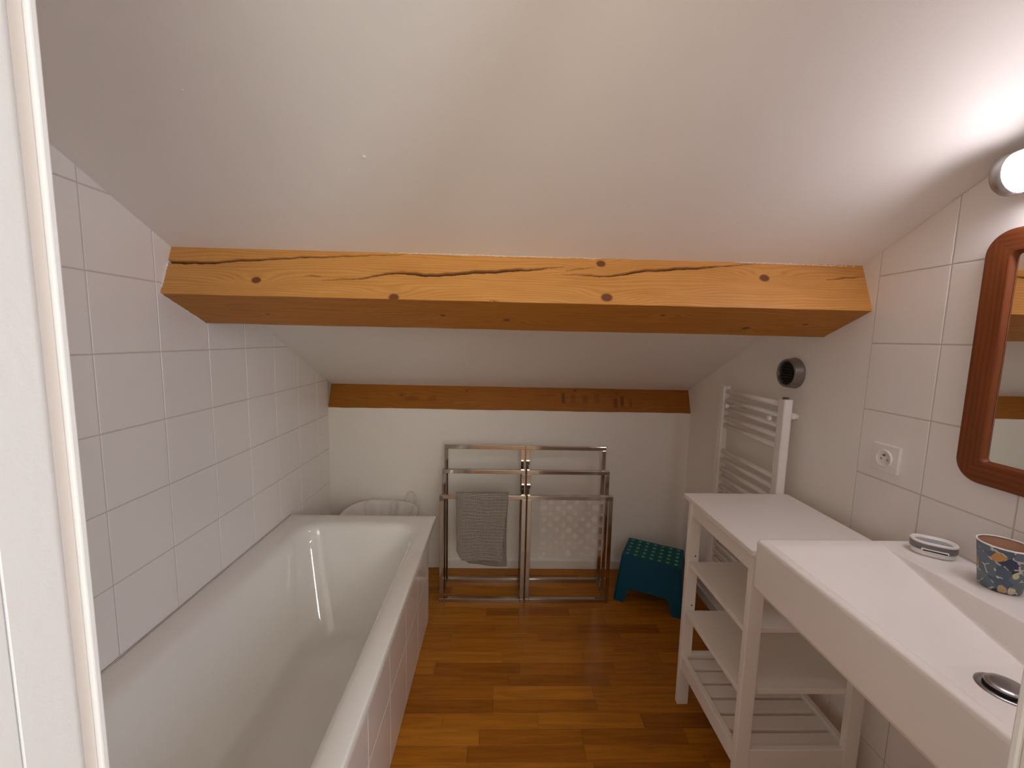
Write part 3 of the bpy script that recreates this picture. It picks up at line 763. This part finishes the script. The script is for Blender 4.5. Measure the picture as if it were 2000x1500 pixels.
bm = bx((-.0225, -DWn/2-.0016, .0148), (.0205, -DWn/2+.003, .0188), .0012); bmesh.ops.transform(bm, matrix=Matrix.Translation(sdc) @ Matrix.Rotation(sang, 4, 'Z'), verts=bm.verts); meshobj('slot', bm, BLACK, sl)

# ------------------------------------------------------------------ floral tumbler
cc = Vector((1.062, .792, SZ))
cu = root('tumbler', 'blue floral tumbler with a tan inside on the basin ledge', 'cup', cc)
bm = bmesh.new(); uvl = bm.loops.layers.uv.verify(); N = 72; levels = [(.026, 0), (.0295, .0008), (.0315, .004), (.0345, .03), (.0375, .06), (.0400, .085), (.0412, .0965)]
R0 = [[bm.verts.new(cc+Vector((r*math.cos(2*math.pi*i/N), r*math.sin(2*math.pi*i/N), z))) for i in range(N)] for r, z in levels]
view = math.atan2(-cc.y, -cc.x)               # the side that faces the doorway
for k in range(len(levels)-1):
    for i in range(N):
        j = (i+1) % N; f = bm.faces.new((R0[k][i], R0[k][j], R0[k+1][j], R0[k+1][i])); f.smooth = True
        for lp, (q, kk) in zip(f.loops, ((i, k), (i+1, k), (i+1, k+1), (i, k+1))):
            a = (2*math.pi*q/N-view+math.pi) % (2*math.pi)-math.pi
            if i == N-1 and False: pass
            lp[uvl].uv = (a*.037, levels[kk][1])
for f in bm.faces:                            # mend the seam on the far side
    us = [lp[uvl].uv.x for lp in f.loops]
    if max(us)-min(us) > .1:
        for lp in f.loops:
            if lp[uvl].uv.x < 0: lp[uvl].uv = (lp[uvl].uv.x+2*math.pi*.037, lp[uvl].uv.y)
bm.faces.new(R0[0][::-1]); bmesh.ops.recalc_face_normals(bm, faces=bm.faces)
meshobj('body', bm, CUPOUT, cu)
bm = bmesh.new(); lathe(bm, [(.0409, .0945), (.0386, .085), (.0338, .04), (.030, .006), (.001, .005)], cc, 'z', N); meshobj('inside', bm, CUPIN, cu, True)
bm = bmesh.new(); tube(bm, [cc+Vector((.0411*math.cos(a), .0411*math.sin(a), .0968)) for a in [i/72*2*math.pi for i in range(72)]], .0016, 8, True); meshobj('rim', bm, PLASTIC, cu, True)

# ------------------------------------------------------------------ towel radiator
rd = root('towel_radiator', 'white ladder towel radiator on the right wall above the shelf unit', 'radiator', (1.08, 1.67, .19))
UX0, UX1 = 1.044, 1.080
def upright(y0, y1, top):
    bm = bmesh.new(); r = .014; pts = []
    for cx, cy, a0 in ((UX1-.006, y1-.006, 0), (UX0+.004, y1-.004, 90), (UX0+.006, y0+r, 180), (UX1-.012, y0+.012, 270)):
        rr = {0: .006, 90: .004, 180: .006, 270: .012}[a0]
        cx = UX0+rr if a0 in (90, 180) else UX1-rr; cy = y1-rr if a0 in (0, 90) else y0+rr
        for k in range(7): a = math.radians(a0+15*k); pts.append((cx+rr*math.cos(a), cy+rr*math.sin(a)))
    prism(bm, pts, 'z', .19, top); return meshobj('upright', bm, WHITE_RAD, rd)
u1 = upright(1.4685, 1.506, 1.192); u2 = upright(1.882, 1.922, 1.192)
bm = bmesh.new(); lathe(bm, [(.011, 0), (.011, .006), (.009, .007)], (1.059, 1.487, 1.192), 'z', 16, True, True); meshobj('bleed_plug', bm, SCREW, u1)
bm = bx((UX0+.001, 1.883, 1.1922), (UX1-.001, 1.921, 1.1955), .001); meshobj('end_cap', bm, WHITE_RAD, u2)
zs = [1.170, 1.128, 1.088, 1.048, 1.009]+[.886-.0425*i for i in range(6)]+[.545-.0385*i for i in range(9)]
bar_me = None
for z in zs:
    if bar_me is None:
        bm = bmesh.new(); tube(bm, [(0, -.196, 0), (0, .204, 0)], .0105, 14); o = meshobj('bar', bm, WHITE_RAD, None, False); bar_me = o.data
        for f in bar_me.polygons: f.use_smooth = len(f.vertices) == 4
    else: o = bpy.data.objects.new('bar', bar_me); C.objects.link(o)
    o.parent = rd; o.location = Vector((1.061, 1.686, z))-rd.location
for y in (1.545, 1.845):
    for z in (1.108, .262):
        bm = bmesh.new(); lathe(bm, [(.0085, 0), (.011, .003), (.0115, .012), (.0075, .014), (.0075, .070), (.013, .072), (.013, XR-1.034)], (1.034, y, z), 'x', 18, True, True)
        meshobj('bracket', bm, WHITE_RAD, rd, True)
bm = bmesh.new(); lathe(bm, [(.0120, 0), (.0135, .004), (.0135, .026)], (XR-.0255, 1.516, 1.122), 'x', 18, True, True); meshobj('bracket', bm, WHITE_RAD, rd, True)

# ------------------------------------------------------------------ air vent
vc = Vector((XR+.0005, 1.548, -.110+H))
vt = root('air_vent', 'round grey louvred air vent on the right wall above the radiator', 'vent', vc)
bm = bmesh.new(); lathe(bm, [(.059, 0), (.0592, -.004), (.0575, -.0085), (.0545, -.030), (.0535, -.0335), (.0515, -.035), (.0455, -.0345), (.0450, -.018)], vc, 'x', 64); meshobj('ring', bm, VENTG, vt, True)
bm = bmesh.new(); lathe(bm, [(.0455, -.0185), (.002, -.0185)], vc, 'x', 40); meshobj('duct', bm, BLACK, vt)
for i in range(8):
    z = -.0378+.0108*i; hw = math.sqrt(max(0, .0447**2-z*z))
    bm = bmesh.new(); prism(bm, [(-.0335, z+.0028), (-.0315, z+.0034), (-.020, z-.0024), (-.0225, z-.0032)], 'y', -hw, hw)
    bmesh.ops.translate(bm, verts=bm.verts, vec=vc); meshobj('slat', bm, VENTD, vt)

# ------------------------------------------------------------------ power socket
so = Vector((XR, 1.1345, -.322+H))
ps = root('power_socket', 'white square power socket on the tiled right wall left of the mirror', 'socket', so)
bm = bmesh.new(); box(bm, (XR-.010, so.y-.0415, so.z-.0400), (XR, so.y+.0415, so.z+.0400), .0025); meshobj('plate', bm, PLASTIC, ps)
bm = bmesh.new(); lathe(bm, [(.0255, -.0102), (.0255, -.0145), (.0235, -.0155), (.0215, -.0150), (.0200, -.0106), (.001, -.0104)], so, 'x', 40); meshobj('well', bm, PLASTIC, ps, True)
for dy in (-.0095, .0095):
    bm = bmesh.new(); lathe(bm, [(.0032, -.0100), (.0032, -.0109)], so+Vector((0, dy, -.003)), 'x', 12, True, True); meshobj('pin_hole', bm, GREYP, ps)
bm = bmesh.new(); lathe(bm, [(.0026, -.0104), (.0026, -.0150), (.0015, -.0165)], so+Vector((0, 0, .009)), 'x', 12, True, True); meshobj('earth_pin', bm, SCREW, ps)

# ------------------------------------------------------------------ mirror
MY1, MY0, MZ0, MZ1 = .946, .500, -.311+H, .262+H; MW = .056
mi = root('mirror', 'wall mirror in a rounded brown pine frame above the basin', 'mirror', (XR, (MY0+MY1)/2, MZ0))
WM = wood('stained_pine_frame', (.215, .060, .016), (.105, .024, .006), [(.115, .028, .0022)], freq=85, rough=.42, wav=.010)
def mrr(y0, y1, z0, z1, r, n=10):
    return rrect(y0, y1, z0, z1, r, n)
def frame_part(k):
    """one mitred side of the frame: 0 far stile, 1 near stile, 2 top rail, 3 bottom rail"""
    bm = bmesh.new(); uvl = bm.loops.layers.uv.verify(); n = 10
    lay = [(0, .052, XR-.0005), (0, .052, XR-.0165), (.0012, .051, XR-.0190), (.0040, .049, XR-.0208), (.009, .046, XR-.0212), (MW-.007, .012, XR-.0212), (MW-.0045, .011, XR-.0200), (MW-.0035, .010, XR-.0170), (MW, .008, XR-.0105)]
    rings = []
    for ins, r, x in lay:
        p = mrr(MY0+ins, MY1-ins, MZ0+ins, MZ1-ins, r, n); rings.append([(x, a, b) for a, b in p])
    L = len(rings[0]); h = n//2; m = n+1
    corner = [h, m+h, 2*m+h, 3*m+h]           # (y1,z1) (y0,z1) (y0,z0) (y1,z0)
    spans = {2: (corner[0], corner[1]), 1: (corner[1], corner[2]), 3: (corner[2], corner[3]), 0: (corner[3], corner[0]+L)}
    a, b = spans[k]; V = {}
    def vt_(q, i):
        key = (q, i % L)
        if key not in V: V[key] = bm.verts.new(rings[q][i % L])
        return V[key]
    for q in range(len(rings)-1):
        for i in range(a, b):
            f = bm.faces.new((vt_(q, i), vt_(q, i+1), vt_(q+1, i+1), vt_(q+1, i)))
            for lp in f.loops:
                c = lp.vert.co; lp[uvl].uv = (c.z-MZ0, abs(c.y-(MY1 if k == 0 else MY0))) if k in (0, 1) else (c.y-MY0+1+k, abs(c.z-(MZ1 if k == 2 else MZ0)))
    for i in (a, b):                          # mitre faces
        try: bm.faces.new([vt_(q, i) for q in range(len(rings))])
        except ValueError: pass
    bmesh.ops.recalc_face_normals(bm, faces=bm.faces)
    return bm
for k, nme in ((0, 'frame_stile'), (1, 'frame_stile'), (2, 'frame_rail'), (3, 'frame_rail')):
    meshobj(nme, frame_part(k), WM, mi)
bm = bmesh.new(); prism(bm, mrr(MY0+MW-.004, MY1-MW+.004, MZ0+MW-.004, MZ1-MW+.004, .010), 'x', XR-.010, XR-.004); meshobj('glass', bm, MIRROR, mi)

# ------------------------------------------------------------------ wall lamp
lc = Vector((1.082, 0, .371+H)); LR = .043; LY1, LY0 = .906, .440
la = root('wall_lamp', 'tubular white wall lamp with grey end caps, lit, above the mirror', 'lamp', (XR, (LY0+LY1)/2, lc.z))
bm = bmesh.new(); lathe(bm, [(LR-.0015, LY0+.024), (LR-.0015, LY1-.024)], lc, 'y', 40); df = meshobj('diffuser', bm, GLOW, la, True)
for ya, yb in ((LY1-.0242, LY1), (LY0, LY0+.0242)):
    bm = bmesh.new(); s = 1 if yb > .7 else -1; y0, y1 = (ya, yb) if s > 0 else (yb, ya)
    lathe(bm, [(LR-.004, y0), (LR, y0), (LR, y1-s*.003), (LR-.003, y1), (.002, y1)], lc, 'y', 40, False, True); meshobj('end_cap', bm, GREYM, la, True)
bm = bmesh.new(); sh = []
for q in range(25):                            # metal trough wrapped round the back and top of the tube
    a = math.radians(68+(262-68)*q/24); sh.append((lc.x-LR*math.cos(a), lc.z+LR*math.sin(a)))
for q in range(24, -1, -1):
    a = math.radians(68+(262-68)*q/24); sh.append((lc.x-(LR-.0012)*math.cos(a), lc.z+(LR-.0012)*math.sin(a)))
A = [bm.verts.new((p[0], LY0+.0243, p[1])) for p in sh]; B = [bm.verts.new((p[0], LY1-.0243, p[1])) for p in sh]
for i in range(len(sh)): j = (i+1) % len(sh); bm.faces.new((A[i], B[i], B[j], A[j]))
bmesh.ops.recalc_face_normals(bm, faces=bm.faces); meshobj('trough', bm, GREYM, la)
meshobj('back_plate', bx((lc.x+.020, LY0+.002, lc.z-.030), (XR-.0003, LY1-.002, lc.z+.030), .002), GREYM, la)
